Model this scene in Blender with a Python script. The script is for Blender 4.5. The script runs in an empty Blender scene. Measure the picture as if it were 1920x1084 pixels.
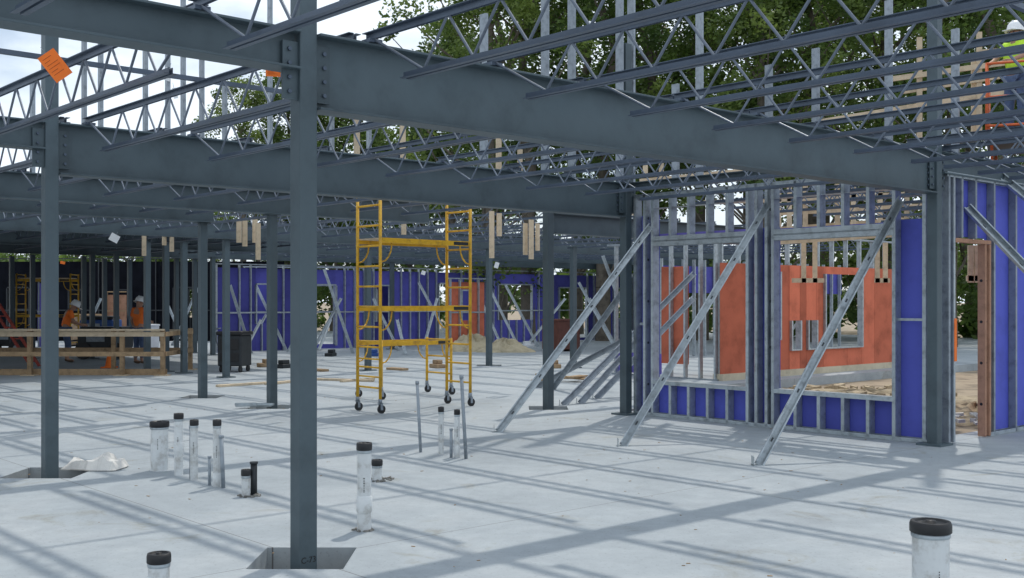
import bpy, bmesh, math, random
from mathutils import Vector, Matrix
random.seed(7)
R=math.radians
SC=bpy.context.scene; COL=SC.collection
F=2070.0; H=1.65; HY=565.0
ORD=['first','second','third','fourth','fifth','sixth','seventh','eighth','ninth','tenth','eleventh','twelfth','thirteenth','fourteenth','fifteenth','sixteenth','seventeenth','eighteenth','nineteenth','twentieth','twenty-first','twenty-second','twenty-third','twenty-fourth','twenty-fifth','twenty-sixth','twenty-seventh','twenty-eighth','twenty-ninth','thirtieth','thirty-first','thirty-second','thirty-third','thirty-fourth','thirty-fifth','thirty-sixth','thirty-seventh','thirty-eighth','thirty-ninth','fortieth']
# ---------- coordinates: grid frame (b along deep beams, j along joists), origin at the near column
ANG=R(42)
Bv=Vector((math.cos(ANG),math.sin(ANG),0)); Jv=Vector((-math.sin(ANG),math.cos(ANG),0))
O0=Vector((-1.34,7.1,0))
def W(b,j,z=0): return O0+Bv*b+Jv*j+Vector((0,0,z))
def G(px,py):
    D=F*H/(py-HY); return Vector(((px-960)/F*D,D,0))
def at(px,py,D): return Vector(((px-960)/F*D,D,H-(py-HY)/F*D))
# ---------- materials
def mat(name,col,rough=.6,metal=0,var=.15,scale=6,bump=0,spec=.5,dirt=None,rnd=.1):
    m=bpy.data.materials.new(name); m.use_nodes=True; nt=m.node_tree; N=nt.nodes; L=nt.links
    bs=N['Principled BSDF']; bs.inputs['Roughness'].default_value=rough; bs.inputs['Metallic'].default_value=metal
    bs.inputs['Specular IOR Level'].default_value=spec
    tc=N.new('ShaderNodeTexCoord'); nz=N.new('ShaderNodeTexNoise'); nz.inputs['Scale'].default_value=scale; nz.inputs['Detail'].default_value=6
    nz.inputs['Roughness'].default_value=.65
    L.new(tc.outputs['Object'],nz.inputs['Vector'])
    rp=N.new('ShaderNodeValToRGB'); L.new(nz.outputs['Fac'],rp.inputs['Fac'])
    rp.color_ramp.elements[0].position=.3; rp.color_ramp.elements[1].position=.7
    c=col
    d=dirt if dirt else tuple(x*(1-var*1.6) for x in c)
    rp.color_ramp.elements[0].color=(*d,1); rp.color_ramp.elements[1].color=(*[min(1,x*(1+var*.6)) for x in c],1)
    e=rp.color_ramp.elements.new(.5); e.color=(*c,1)
    oi=N.new('ShaderNodeObjectInfo'); mr=N.new('ShaderNodeMapRange'); mr.inputs['To Min'].default_value=1-rnd*1.2; mr.inputs['To Max'].default_value=1+rnd
    L.new(oi.outputs['Random'],mr.inputs['Value'])
    mx=N.new('ShaderNodeVectorMath'); mx.operation='SCALE'; L.new(rp.outputs['Color'],mx.inputs[0]); L.new(mr.outputs['Result'],mx.inputs['Scale'])
    L.new(mx.outputs['Vector'],bs.inputs['Base Color'])
    if bump:
        bp=N.new('ShaderNodeBump'); bp.inputs['Strength'].default_value=bump; bp.inputs['Distance'].default_value=.01
        n2=N.new('ShaderNodeTexNoise'); n2.inputs['Scale'].default_value=scale*8; n2.inputs['Detail'].default_value=4
        L.new(tc.outputs['Object'],n2.inputs['Vector']); L.new(n2.outputs['Fac'],bp.inputs['Height']); L.new(bp.outputs['Normal'],bs.inputs['Normal'])
    return m
M={}
M['steel']=mat('primed_steel',(.080,.112,.130),.5,.1,.18,2.2,.06)
M['steel2']=mat('primed_steel_joist',(.085,.112,.155),.42,.2,.2,3,.05)
M['rod']=mat('primed_steel_web',(.16,.19,.24),.4,.25,.2,3)
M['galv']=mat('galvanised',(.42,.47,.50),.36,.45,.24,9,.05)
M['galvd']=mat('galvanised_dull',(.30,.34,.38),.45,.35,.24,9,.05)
M['blue']=mat('blue_sheathing',(.10,.12,.56),.7,0,.14,1.6,.05,rnd=.14)
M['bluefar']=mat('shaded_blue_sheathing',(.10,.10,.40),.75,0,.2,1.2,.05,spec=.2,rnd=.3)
M['purple']=mat('purple_sheathing',(.22,.18,.62),.7,0,.10,2.2,.05)
M['red']=mat('red_plywood',(.60,.17,.10),.85,0,.2,2.0,.1,spec=.2,rnd=.2)
M['orangewood']=mat('treated_stud',(.48,.27,.18),.85,0,.2,6,.2,spec=.2)
M['wood']=mat('pale_lumber',(.62,.50,.35),.8,0,.18,7,.2)
M['woodd']=mat('weathered_lumber',(.38,.26,.15),.85,0,.3,7,.2)
M['pvc']=mat('white_pvc',(.68,.70,.70),.4,0,.13,9,.05,dirt=(.42,.41,.38))
M['black']=mat('black_rubber',(.018,.018,.02),.5,0,.2,9)
M['slot']=mat('slot_shadow',(.09,.10,.11),.8,0,.2,9)
M['yellow']=mat('yellow_paint',(.74,.42,.02),.45,0,.24,8,.05,dirt=(.45,.24,.03))
M['orange']=mat('orange_fabric',(1.0,.21,.03),.8,0,.12,9)
M['orangeink']=mat('orange_tag_print',(.45,.09,.02),.8,0,.12,9)
M['orangep']=mat('orange_paint',(.62,.12,.03),.5,0,.15,9)
M['lime']=mat('lime_vest',(.62,.95,.06),.8,0,.12,9)
M['jeans']=mat('denim',(.08,.12,.22),.9,0,.25,12)
M['skin']=mat('skin',(.45,.25,.17),.6,0,.08,9)
M['white']=mat('white_paint',(.85,.86,.87),.4,0,.04,9,rnd=.02)
M['paper']=mat('white_sack_paper',(.72,.70,.66),.8,0,.12,5,.3)
M['tarp']=mat('cream_tarp',(.58,.50,.34),.8,0,.25,3,.4)
M['shadewall']=mat('interior_shade',(.008,.009,.013),.95,0,.3,2,spec=.05)  # near-black colour stands in for the shade of the deep interior
M['found']=mat('foundation_block',(.55,.48,.35),.9,0,.15,3,.2)
M['redsteel']=mat('red_painted_steel',(.40,.05,.03),.5,0,.2,6)
M['brown']=mat('brown_steel_box',(.14,.05,.035),.6,0,.2,6)
M['boot']=mat('boot_leather',(.12,.07,.04),.7,0,.2,9)
M['bark']=mat('bark',(.14,.12,.095),.95,0,.35,3,.5)
M['gravel']=mat('gravel',(.26,.25,.23),.95,0,.35,14,.8)
M['dirtpile']=mat('dug_earth',(.42,.34,.23),.95,0,.4,5,.9,dirt=(.16,.12,.08))
M['gdark']=mat('machine_dark',(.03,.035,.04),.5,.2,.2,6)
M['bluep']=mat('blue_machine',(.03,.10,.35),.5,0,.2,6)
def leafmat(name,a,b):
    m=bpy.data.materials.new(name); m.use_nodes=True; nt=m.node_tree; N=nt.nodes; L=nt.links
    bs=N['Principled BSDF']; out=N['Material Output']; bs.inputs['Roughness'].default_value=.5
    tc=N.new('ShaderNodeTexCoord'); nz=N.new('ShaderNodeTexNoise'); nz.inputs['Scale'].default_value=.6; nz.inputs['Detail'].default_value=5
    L.new(tc.outputs['Object'],nz.inputs['Vector'])
    rp=N.new('ShaderNodeValToRGB'); rp.color_ramp.elements[0].color=(*a,1); rp.color_ramp.elements[1].color=(*b,1)
    rp.color_ramp.elements[0].position=.35; rp.color_ramp.elements[1].position=.65
    L.new(nz.outputs['Fac'],rp.inputs['Fac']); L.new(rp.outputs['Color'],bs.inputs['Base Color'])
    tr=N.new('ShaderNodeBsdfTranslucent'); L.new(rp.outputs['Color'],tr.inputs['Color'])
    mx=N.new('ShaderNodeMixShader'); mx.inputs[0].default_value=.5
    L.new(bs.outputs[0],mx.inputs[1]); L.new(tr.outputs[0],mx.inputs[2]); L.new(mx.outputs[0],out.inputs[0])
    return m
M['leaf']=leafmat('foliage',(.055,.105,.025),(.17,.26,.055))
M['leaf2']=leafmat('foliage_light',(.07,.125,.03),(.24,.32,.07))
def concrete():
    m=bpy.data.materials.new('slab_concrete'); m.use_nodes=True; nt=m.node_tree; N=nt.nodes; L=nt.links
    bs=N['Principled BSDF']; bs.inputs['Roughness'].default_value=.72; bs.inputs['Specular IOR Level'].default_value=.35
    tc=N.new('ShaderNodeTexCoord')
    def noise(s,d=6,r=.6,w=0):
        n=N.new('ShaderNodeTexNoise'); n.inputs['Scale'].default_value=s; n.inputs['Detail'].default_value=d; n.inputs['Roughness'].default_value=r; n.inputs['Distortion'].default_value=w
        L.new(tc.outputs['Object'],n.inputs['Vector']); return n
    def ramp(src,stops):
        r=N.new('ShaderNodeValToRGB'); L.new(src,r.inputs['Fac']); el=r.color_ramp.elements
        el[0].position,el[0].color=stops[0][0],(*stops[0][1],1); el[1].position,el[1].color=stops[-1][0],(*stops[-1][1],1)
        for p,c in stops[1:-1]: e=el.new(p); e.color=(*c,1)
        return r
    a=ramp(noise(.45,8,.62,.6).outputs['Fac'],[(.28,(.31,.345,.37)),(.5,(.385,.425,.45)),(.72,(.455,.485,.50))])
    st=ramp(noise(1.1,7,.7,1.2).outputs['Fac'],[(.30,(.78,.72,.62)),(.41,(1,1,1)),(1,(1,1,1))])
    sp=ramp(noise(38,3,.6).outputs['Fac'],[(.30,(.6,.6,.6)),(.40,(1,1,1)),(1,(1.0,1.0,1.0))])
    cr=ramp(noise(4.2,9,.75).outputs['Fac'],[(.3,(.86,.86,.87)),(.7,(1.08,1.08,1.07))])
    def mul(x,y,f=1):
        k=N.new('ShaderNodeMix'); k.data_type='RGBA'; k.blend_type='MULTIPLY'; k.inputs[0].default_value=f
        L.new(x,k.inputs[6]); L.new(y,k.inputs[7]); return k.outputs[2]
    c=mul(mul(mul(a.outputs[0],st.outputs[0],.8),sp.outputs[0],.7),cr.outputs[0])
    mp=N.new('ShaderNodeMapping'); mp.vector_type='TEXTURE'; mp.inputs['Location'].default_value=(O0.x,O0.y,0); mp.inputs['Rotation'].default_value=(0,0,ANG)
    L.new(tc.outputs['Object'],mp.inputs['Vector']); sx=N.new('ShaderNodeSeparateXYZ'); L.new(mp.outputs[0],sx.inputs[0])
    def line(o,per,off):
        ad=N.new('ShaderNodeMath'); ad.operation='ADD'; ad.inputs[1].default_value=off+1000*per; L.new(o,ad.inputs[0])
        md=N.new('ShaderNodeMath'); md.operation='MODULO'; md.inputs[1].default_value=per; L.new(ad.outputs[0],md.inputs[0])
        lt=N.new('ShaderNodeMath'); lt.operation='LESS_THAN'; lt.inputs[1].default_value=.008; L.new(md.outputs[0],lt.inputs[0]); return lt.outputs[0]
    m1=line(sx.outputs[0],4.12,0); m2=line(sx.outputs[1],4.7,0)
    mm=N.new('ShaderNodeMath'); mm.operation='MAXIMUM'; L.new(m1,mm.inputs[0]); L.new(m2,mm.inputs[1])
    k=N.new('ShaderNodeMix'); k.data_type='RGBA'; L.new(mm.outputs[0],k.inputs[0]); L.new(c,k.inputs[6]); k.inputs[7].default_value=(.16,.16,.16,1)
    L.new(k.outputs[2],bs.inputs['Base Color'])
    bp=N.new('ShaderNodeBump'); bp.inputs['Strength'].default_value=.2; bp.inputs['Distance'].default_value=.01
    L.new(noise(22,5,.7).outputs['Fac'],bp.inputs['Height']); L.new(bp.outputs[0],bs.inputs['Normal'])
    return m
M['conc']=concrete()
M['dirt']=mat('site_dirt',(.32,.255,.18),.95,0,.35,1.8,.6)
# ---------- mesh builder
class MB:
    def __init__(s): s.v=[]; s.f=[]; s.sm=[]
    def hexa(s,c,u,v,w):
        i=len(s.v)
        for a in (-1,1):
            for b in (-1,1):
                for d in (-1,1): s.v.append(c+u*a+v*b+w*d)
        for q in ((0,1,3,2),(4,6,7,5),(0,4,5,1),(2,3,7,6),(0,2,6,4),(1,5,7,3)): s.f.append(tuple(i+k for k in q)); s.sm.append(False)
        return s
    def box(s,x0,x1,y0,y1,z0,z1):
        return s.hexa(Vector(((x0+x1)/2,(y0+y1)/2,(z0+z1)/2)),Vector(((x1-x0)/2,0,0)),Vector((0,(y1-y0)/2,0)),Vector((0,0,(z1-z0)/2)))
    def fr(s,p,q,up):
        p=Vector(p);q=Vector(q); a=(q-p).normalized(); up=Vector(up)
        sd=a.cross(up)
        if sd.length<1e-4: sd=a.cross(Vector((1,0,0)))
        sd.normalize(); t=sd.cross(a).normalized(); return p,q,a,sd,t
    def bar(s,p,q,w,h,up=(0,0,1),os=0,ot=0):
        p,q,a,sd,t=s.fr(p,q,up); c=(p+q)/2+sd*os+t*ot
        return s.hexa(c,a*((q-p).length/2),sd*(w/2),t*(h/2))
    def chan(s,p,q,d=.09,f=.04,up=(0,0,1),th=.004):
        s.bar(p,q,d,th,up,0,0); s.bar(p,q,th,f,up,d/2-th/2+.001,f/2+th/2); s.bar(p,q,th,f,up,-d/2+th/2-.001,f/2+th/2)
        s.bar(p,q,.012,th,up,d/2-.009,f+.003); s.bar(p,q,.012,th,up,-d/2+.009,f+.003); return s
    def tube(s,p,q,r,n=8,r2=None,cap=True):
        p,q,a,sd,t=s.fr(p,q,(0,0,1)); r2=r if r2 is None else r2; i=len(s.v)
        for c,rr in ((p,r),(q,r2)):
            for k in range(n):
                an=2*math.pi*k/n; s.v.append(c+sd*(math.cos(an)*rr)+t*(math.sin(an)*rr))
        for k in range(n): s.f.append((i+k,i+(k+1)%n,i+n+(k+1)%n,i+n+k)); s.sm.append(n>4)
        if cap: s.f.append(tuple(i+k for k in range(n))[::-1]); s.f.append(tuple(i+n+k for k in range(n))); s.sm+= [False,False]
        return s
    def path(s,pts,r,n=6):
        for a,b in zip(pts[:-1],pts[1:]): s.tube(a,b,r,n)
        return s
    def lathe(s,prof,n=20,c=(0,0,0)):
        c=Vector(c); i=len(s.v); m=len(prof)
        for r,z in prof:
            for k in range(n):
                an=2*math.pi*k/n; s.v.append(c+Vector((r*math.cos(an),r*math.sin(an),z)))
        for a in range(m-1):
            for k in range(n): s.f.append((i+a*n+k,i+a*n+(k+1)%n,i+(a+1)*n+(k+1)%n,i+(a+1)*n+k)); s.sm.append(True)
        return s
    def mesh(s,name):
        me=bpy.data.meshes.new(name); me.from_pydata([tuple(v) for v in s.v],[],s.f); me.polygons.foreach_set('use_smooth',s.sm); me.update()
        bm=bmesh.new(); bm.from_mesh(me); bmesh.ops.recalc_face_normals(bm,faces=bm.faces); bm.to_mesh(me); bm.free(); return me
    def build(s,name,m,parent=None,bevel=0):
        me=s.mesh(name); me.materials.append(M[m] if isinstance(m,str) else m)
        o=bpy.data.objects.new(name,me); COL.objects.link(o)
        if parent is not None: o.parent=parent
        if bevel:
            b=o.modifiers.new('b','BEVEL'); b.width=bevel; b.segments=2; b.limit_method='ANGLE'
        return o
def tag(o,label,cat,group=None,kind=None):
    if label:o['label']=label
    if cat:o['category']=cat
    if group:o['group']=group
    if kind:o['kind']=kind
    return o
def thing(name,label,cat,loc=(0,0,0),rz=0,group=None):
    o=bpy.data.objects.new(name,None); COL.objects.link(o); o.location=loc; o.rotation_euler=(0,0,rz); o.empty_display_size=.2
    return tag(o,label,cat,group)
def dup(root,loc,rz=None,label=None,group=None,scale=None):
    r=root.copy(); COL.objects.link(r); r.location=loc
    if rz is not None: r.rotation_euler=(0,0,rz)
    if label: r['label']=label
    if group: r['group']=group
    if scale: r.scale=scale
    for ch in root.children:
        c=ch.copy(); COL.objects.link(c); c.parent=r
        for g in ch.children:
            d=g.copy(); COL.objects.link(d); d.parent=c
    return r
# ---------- ground and slab
o=MB().box(-900,900,-600,1200,-.5,-.18).build('ground','dirt'); tag(o,'bare brown site earth around the slab','ground',kind='structure')
def slab():
    pts=[(-32,-30),(45,-30),(45,.30),(8.66,.30),(8.66,5.2),(12,5.2),(12,7.3),(45,7.3),(45,46),(-32,46)]
    bm=bmesh.new(); vs=[bm.verts.new(W(b,j,0)) for b,j in pts]; f=bm.faces.new(vs)
    ex=bmesh.ops.extrude_face_region(bm,geom=[f]); bmesh.ops.translate(bm,verts=[e for e in ex['geom'] if isinstance(e,bmesh.types.BMVert)],vec=(0,0,-.3))
    bmesh.ops.recalc_face_normals(bm,faces=bm.faces); me=bpy.data.meshes.new('slab'); bm.to_mesh(me); bm.free()
    o=bpy.data.objects.new('concrete_floor',me); COL.objects.link(o); me.materials.append(M['conc'])
    k=MB()
    for c,h in PITS: k.box(c.x-h,c.x+h,c.y-h,c.y+h,-1,1)
    k.box(-11.6,-8.1,24.75,26.3,-1,1)
    cu=k.build('cutter','conc'); md=o.modifiers.new('x','BOOLEAN'); md.object=cu; md.operation='DIFFERENCE'; md.solver='EXACT'
    dg=bpy.context.evaluated_depsgraph_get(); me2=bpy.data.meshes.new_from_object(o.evaluated_get(dg)); o.modifiers.clear(); o.data=me2
    bpy.data.objects.remove(cu); tag(o,'pale grey concrete floor slab','floor',kind='structure')
# ---------- columns
C1=W(0,0); C2=W(8.33,0); C3=W(0.05,4.7); C4=W(8.25,4.68)
cols=[(C1,5.2,'near steel column in the foreground standing in a diamond floor pit',.3),
(C2,5.4,'steel column at the right end of the near deep beam beside the door opening',0),
(C3,4.5,'steel column near the left edge with a white sack at its foot',.34),
(C4,5.4,'steel column at the left end of the blue window wall',0),
(G(1028,765),3.37,'steel column standing just behind the leaning braces, right of the scaffold',.3),
(G(510,763),3.0,'steel column just left of the near column, beside scrap metal on the floor',.32),
(G(380,744),3.0,'steel column standing in a floor pit behind the white floor pipes',.32),
(G(424,708),3.0,'slim steel column beside the black rolling toolbox',.0),
(G(917,685),3.0,'slim steel column right of the yellow scaffold beside the tarp pile',.32),
(G(690,695),3.0,'slim steel column seen through the yellow scaffold',.0),
(G(345,700),3.0,'slim steel column at the right end of the wooden guardrail',0),
(G(311,697),3.0,'slim steel column at the right corner of the wooden guardrail',0),
(G(276,701),3.0,'slim steel column behind the white-helmeted worker and guardrail',0),
(G(218,674),3.0,'distant steel column between the two workers in orange',0),
(G(173,672),3.0,'distant steel column right of the bending worker, right one of a close pair',0),
(G(157,668),3.0,'distant steel column right of the bending worker, left one of a close pair',0),
(G(61,672),3.0,'distant steel column beside the far yellow scaffold',0),
(G(735,655),3.0,'distant steel column just right of the tall scaffold ladder',0),
(G(1075,690),3.0,'slim steel column behind the leaning braces left of the window wall',0),
(G(22,668),3.0,'far column in the shaded left bay, behind the red boom',0),
(G(196,662),3.0,'far column in the shaded left bay, between the workers',0),
(G(243,660),3.0,'far column in the shaded left bay, just left of the helmeted worker',0),
(G(331,664),3.0,'far column in the shaded left bay, behind the guardrail end',0),
(G(365,662),3.0,'far column in the shaded left bay, left of the pit column',0),
(G(399,666),3.0,'far column in the shaded left bay, left of the rolling toolbox',0)]
PITS=[(c,h) for c,_,_,h in cols if h]
slab()
S=.0635
for i,(c,top,lab,h) in enumerate(cols):
    t=thing('steel_column',lab,'column',(c.x,c.y,0),ANG)
    z0=-.16 if h else .012
    MB().box(-S,S,-S,S,z0,top).build('post','steel',t,.008)
    MB().box(-.15,.15,-.15,.15,z0-.012,z0+.012).build('base_plate','steel',t)
    if top>4:
        for sx in (-1,1):
            pl=MB().box(sx*S,sx*(S+.11),-.035,-.02,2.93,3.3).build('connection_plate','steel',t)
            for k in range(4):
                MB().tube((sx*(S+.065),-.035,2.98+k*.09),(sx*(S+.065),-.052,2.98+k*.09),.014,6).build('bolt','steel2',pl)
    else:
        MB().box(-.11,.11,-.09,.09,top-.006,top+.006).build('cap_plate','steel',t)
    if i==0:
        tx=bpy.data.curves.new('marking','FONT'); tx.body='C-73'; tx.size=.055; tx.extrude=.0005
        to=bpy.data.objects.new('tmp',tx); COL.objects.link(to); dg=bpy.context.evaluated_depsgraph_get()
        me=bpy.data.meshes.new_from_object(to.evaluated_get(dg)); bpy.data.objects.remove(to)
        mo=bpy.data.objects.new('marking',me); me.materials.clear(); me.materials.append(M['black']); COL.objects.link(mo); mo.parent=t
        mo.rotation_euler=(R(90),0,0); mo.location=(-.058,-S-.002,-.02)
# ---------- beams
def beam(lab,p,q,depth,fw=.19,cat='beam',top=3.37,bolts=False):
    d=q-p; t=thing('steel_beam',lab,cat,(p.x,p.y,top),math.atan2(d.y,d.x)); L=d.length
    MB().box(0,L,-fw/2,fw/2,-.016,0).build('top_flange','steel',t,.003)
    MB().box(0,L,-fw/2,fw/2,-depth,-depth+.016).build('bottom_flange','steel',t,.003)
    MB().box(0,L,-.006,.006,-depth+.015,-.015).build('web','steel',t)
    if bolts:
        for x in (.1,L-.1):
            for k in range(5): MB().tube((x,-.006,-.12-k*.07),(x,-.024,-.12-k*.07),.014,6).build('bolt','steel2',t)
    return t
def bm_(lab,b0,b1,j,depth,**k): return beam(lab,W(b0,j),W(b1,j),depth,**k)
bm_('deep near steel beam running right from the near column over the window wall',.07,8.26,0,.49,bolts=True)
bm_('shallow steel beam at top left running left from the near column',-9,-.07,0,.25)
bm_('shallow steel beam at the right edge above the door opening',8.4,17,0,.25)
bm_('deep steel beam of the second row, running from the left column to the window wall',.12,8.18,4.7,.5,bolts=True)
bm_('shallow steel beam at the left edge, level with the second deep beam',-9,-.02,4.7,.27)
bm_('third row steel beam behind the two deep beams',-13,8.1,9.17,.36)
bm_('steel beam just behind the third row beam, over the paired columns',-15,5.2,11.5,.36)
bm_('long far steel beam crossing behind the yellow scaffold',-18,28,15.6,.38)
bm_('far steel beam under the decked roof',-18,32,21,.38)
bm_('farthest steel beam in front of the distant blue wall',-18,34,26,.38)
bm_('low steel beam running right from the column behind the braces',8.2,13.5,6.16,.32,top=3.02)
beam('steel edge beam along the top of the window wall',W(8.33,.12),W(8.27,4.6),.12,fw=.14,top=3.37)
# ---------- open-web joists
jm={}
def joist_proto(L):
    k=round(L,1)
    if k in jm: return jm[k]
    tc=MB()
    for s in (-1,1):
        tc.box(s*.009,s*.014,.0,L,.027,.067); tc.box(s*.009,s*.048,0,L,.066,.071)
        tc.box(s*.009,s*.05,0,.1,.001,.025); tc.box(s*.009,s*.05,L-.1,L,.001,.025)
    bc=MB()
    for s in (-1,1):
        bc.box(s*.009,s*.014,.42,L-.42,-.285,-.249); bc.box(s*.009,s*.042,.42,L-.42,-.290,-.285)
    wb=MB(); n=max(2,round((L-1.2)/.48)); x0=.62; st=(L-2*x0)/n
    wb.tube((0,.07,.03),(0,x0,-.26),.011,5,cap=False)
    for i in range(n):
        a=x0+i*st; wb.tube((0,a,-.26),(0,a+st/2,.045),.010,5,cap=False); wb.tube((0,a+st/2,.045),(0,a+st,-.26),.010,5,cap=False)
    wb.tube((0,L-.07,.03),(0,L-x0,-.26),.011,5,cap=False)
    ms=[]
    for nm,b,mm in (('top_chord',tc,'steel2'),('bottom_chord',bc,'steel2'),('web',wb,'rod')):
        me=b.mesh(nm); me.materials.append(M[mm]); ms.append((nm,me))
    jm[k]=ms; return ms
def joists(bs,j0,j1,where,group):
    for i,b in enumerate(bs):
        p=W(b,j0+.01,3.371); t=thing('bar_joist','web joist, %s from the left %s'%(ORD[i],where),'joist',p,ANG,group)
        for nm,me in joist_proto(j1-j0-.02):
            o=bpy.data.objects.new(nm,me); COL.objects.link(o); o.parent=t
def rng(a,b,s):
    r=[]
    while a<b: r.append(a); a+=s
    return r
joists([-5.2,-4.1,-3,-1.9,-.75,.49,1.56,2.66,3.7,4.8,5.9,7,7.7,8.5,9.3,10.1,10.9,11.7,12.5,13.3,14.1,14.9],-9,0,'in front of the near deep beam','joists in front of the near beam')
joists(rng(-7.3,16,1.1),0.0,4.7,'between the near and second beams','joists between the near and second beams')
joists(rng(-9.8,8,1.0),4.7,9.17,'between the second and third beams','joists between the second and third beams')
joists(rng(-12.5,5.2,.8),11.5,15.6,'between the paired column beams at left','joists between the paired column beams')
joists(rng(-11.5,5,.8),9.17,11.5,'in the narrow bay behind the third beam','joists of the narrow bay')
joists(rng(5.8,25,1.3),9.17,15.6,'behind the third beam at right','joists behind the third beam')
joists(rng(-13,26,1.05),15.6,21,'under the far roof bay','joists of the far roof bay')
joists(rng(-8,22,1.2),21,26,'in the farthest roof bay','joists of the farthest roof bay')
for i,(a,b,j,z) in enumerate([(-9,16,-3.2,3.455),(-9,15,-6,3.455),(-9,15,2.3,3.455),(-9,8,7,3.455)]):
    d=W(a,j,z); t=MB().box(0,b-a,-.02,.02,0,.004).box(0,b-a,-.02,-.016,.004,.035).build('bridging_angle','steel2'); t.location=d; t.rotation_euler=(0,0,ANG)
    tag(t,['thin bridging angle across the joists nearest the near deep beam','thin bridging angle across the joists closest overhead','thin bridging angle across the joists between the near and second beams','thin bridging angle across the joists behind the second beam'][i],'bracing')
def deck(b0,b1,j0,j1,z,lab):
    m=MB(); per=.2; n=int((b1-b0)/per)
    pr=[]
    for i in range(n):
        x=b0+i*per; pr+= [(x,0),(x+.09,0),(x+.115,.038),(x+.175,.038)]
    pr.append((b0+n*per,0))
    for (x,h) in pr:
        m.v.append(Vector((x,j0,h))); m.v.append(Vector((x,j1,h)))
    for i in range(len(pr)-1): m.f.append((2*i,2*i+2,2*i+3,2*i+1)); m.sm.append(False)
    o=m.build('roof_deck','galvd'); o.location=W(0,0,z); o.rotation_euler=(0,0,ANG); tag(o,lab,'roof deck')
deck(-16,11.5,18,36,3.447,'corrugated metal roof deck over the shaded far left area')
# ---------- studs standing above beams
def stud(px,D,z0,z1,lab,grp,m='galvd',w=.09,rz=ANG,dx=.04):
    X=(px-960)/F*D
    o=MB().chan((0,0,0),(0,0,z1-z0),w,dx,(1,0,0)).build('metal_stud',m); o.location=(X,D,z0); o.rotation_euler=(0,0,rz)
    return tag(o,lab,'stud',grp)
def onrow(px,j):
    k=(px-960)/F
    b=(k*(O0.y+Jv.y*j)-O0.x-Jv.x*j)/(Bv.x-k*Bv.y); return W(b,j).y
rowA=[(58,1.3),(155,2.6),(186,3),(270,3),(312,1.9),(341,3),(376,3),(419,1.6),(504,3),(620,1.4),(690,2.4)]
for i,(px,h) in enumerate(rowA): stud(px,onrow(px,9.17),3.37,3.37+h,'galvanised stud rising above the second beam row, %s from the left'%ORD[i],'studs above the left beams')
rowB=[(905,2),(1020,3.2),(1070,3.2),(1160,3.4),(1182,3.4),(1265,1.6),(1310,3),(1440,1.9),(1528,2.2),(1665,3),(1790,2.6)]
for i,(px,h) in enumerate(rowB): 
    D=onrow(px,4.7) if px<1300 else 15.5+i*.2
    stud(px,D,3.37,3.37+h,'galvanised stud rising through the joists before the trees, %s from the left'%ORD[i],'studs above the right beams',w=.12)
# ---------- window wall
def wallthing(name,lab,b,j,rz,cat='wall frame'): return thing(name,lab,cat,W(b,j,0),rz)
t=wallthing('window_wall','blue-backed metal stud wall with two large window openings',8.42,0.0,ANG+math.pi/2)
TOP=3.2; WD=.13
MB().chan((.1,0,.004),(4.62,0,.004),WD,.04,(0,0,1)).build('bottom_track','galv',t)
MB().chan((4.62,0,TOP),(.1,0,TOP),WD,.05,(0,0,-1)).build('top_track','galv',t)
for x in (.12,.5,2.2,2.3,2.46,2.6,4.25,4.4,4.58): MB().chan((x,0,.01),(x,0,TOP-.01),WD,.04,(1,0,0)).build('stud','galv',t)
for (a,b) in ((.5,2.2),(2.6,4.25)):
    MB().box(a+.02,b-.0,-WD/2-.003,WD/2+.003,2.5,2.52).box(a+.02,b,-WD/2-.003,-WD/2,2.44,2.58).box(a+.02,b,WD/2,WD/2+.003,2.44,2.58).build('header','galv',t)
    MB().box(a+.02,b,-WD/2-.004,WD/2+.004,.5,.515).box(a+.02,b,WD/2+.001,WD/2+.004,.46,.50).build('sill','galv',t)
    n=4
    for k in range(1,n+1):
        x=a+(b-a)*k/(n+1)
        MB().chan((x,0,.01),(x,0,.5),WD,.04,(1,0,0)).build('cripple_stud','galv',t)
        MB().chan((x,0,2.53),(x,0,TOP-.01),WD,.04,(1,0,0)).build('cripple_stud','galv',t)
    MB().box(a,b,-WD/2,WD/2,2.98,2.984).build('blocking','galv',t)
yb=-WD/2-.012
for a,b,z0,z1,m in ((.05,.52,.0,2.62,'blue'),(.52,2.2,0,.5,'blue'),(2.2,2.6,0,2.62,'blue'),(2.6,4.25,0,.5,'blue'),(4.25,4.66,0,2.9,'blue'),(2.62,4.25,2.5,2.62,'purple'),(.52,2.2,2.53,2.6,'blue')):
    MB().box(a+.002,b-.002,yb-.008,yb+.004,z0,z1).build('sheathing_panel',m,t)
MB().box(.14,.5,.0,.004,1.42,1.45).build('strap','galv',t)
MB().box(4.42,4.56,.0,.004,1.3,1.34).build('strap','galv',t)
for x in (2.3,4.4):
    for z in (.45,1.05,1.65,2.25,2.85): MB().tube((x-.0045,0,z),(x+.0045,0,z),.02,10).build('punched_hole','slot',t)
t=wallthing('door_wall','blue-backed stud wall with door opening at the right edge',8.46,-.02,ANG)
WE=.09
MB().chan((1.15,0,.004),(5,0,.004),WE,.04,(0,0,1)).build('bottom_track','galv',t); MB().chan((5,0,TOP-.05),(.05,0,TOP-.05),WE,.05,(0,0,-1)).build('top_track','galv',t)
for x,m in ((.08,'galvd'),(.2,'galv'),(1.0,'orangewood'),(1.12,'orangewood'),(1.24,'galvd'),(1.85,'galvd'),(2.45,'galvd'),(3.05,'galvd'),(3.65,'galvd'),(4.3,'galvd')):
    MB().chan((x,0,.01),(x,0,2.34 if m=='orangewood' else TOP-.06),WE,.04,(1,0,0)).build('stud',m,t)
for x in (.4,.75): MB().chan((x,0,2.4),(x,0,TOP-.06),WE,.04,(1,0,0)).build('cripple_stud','galvd',t)
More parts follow.
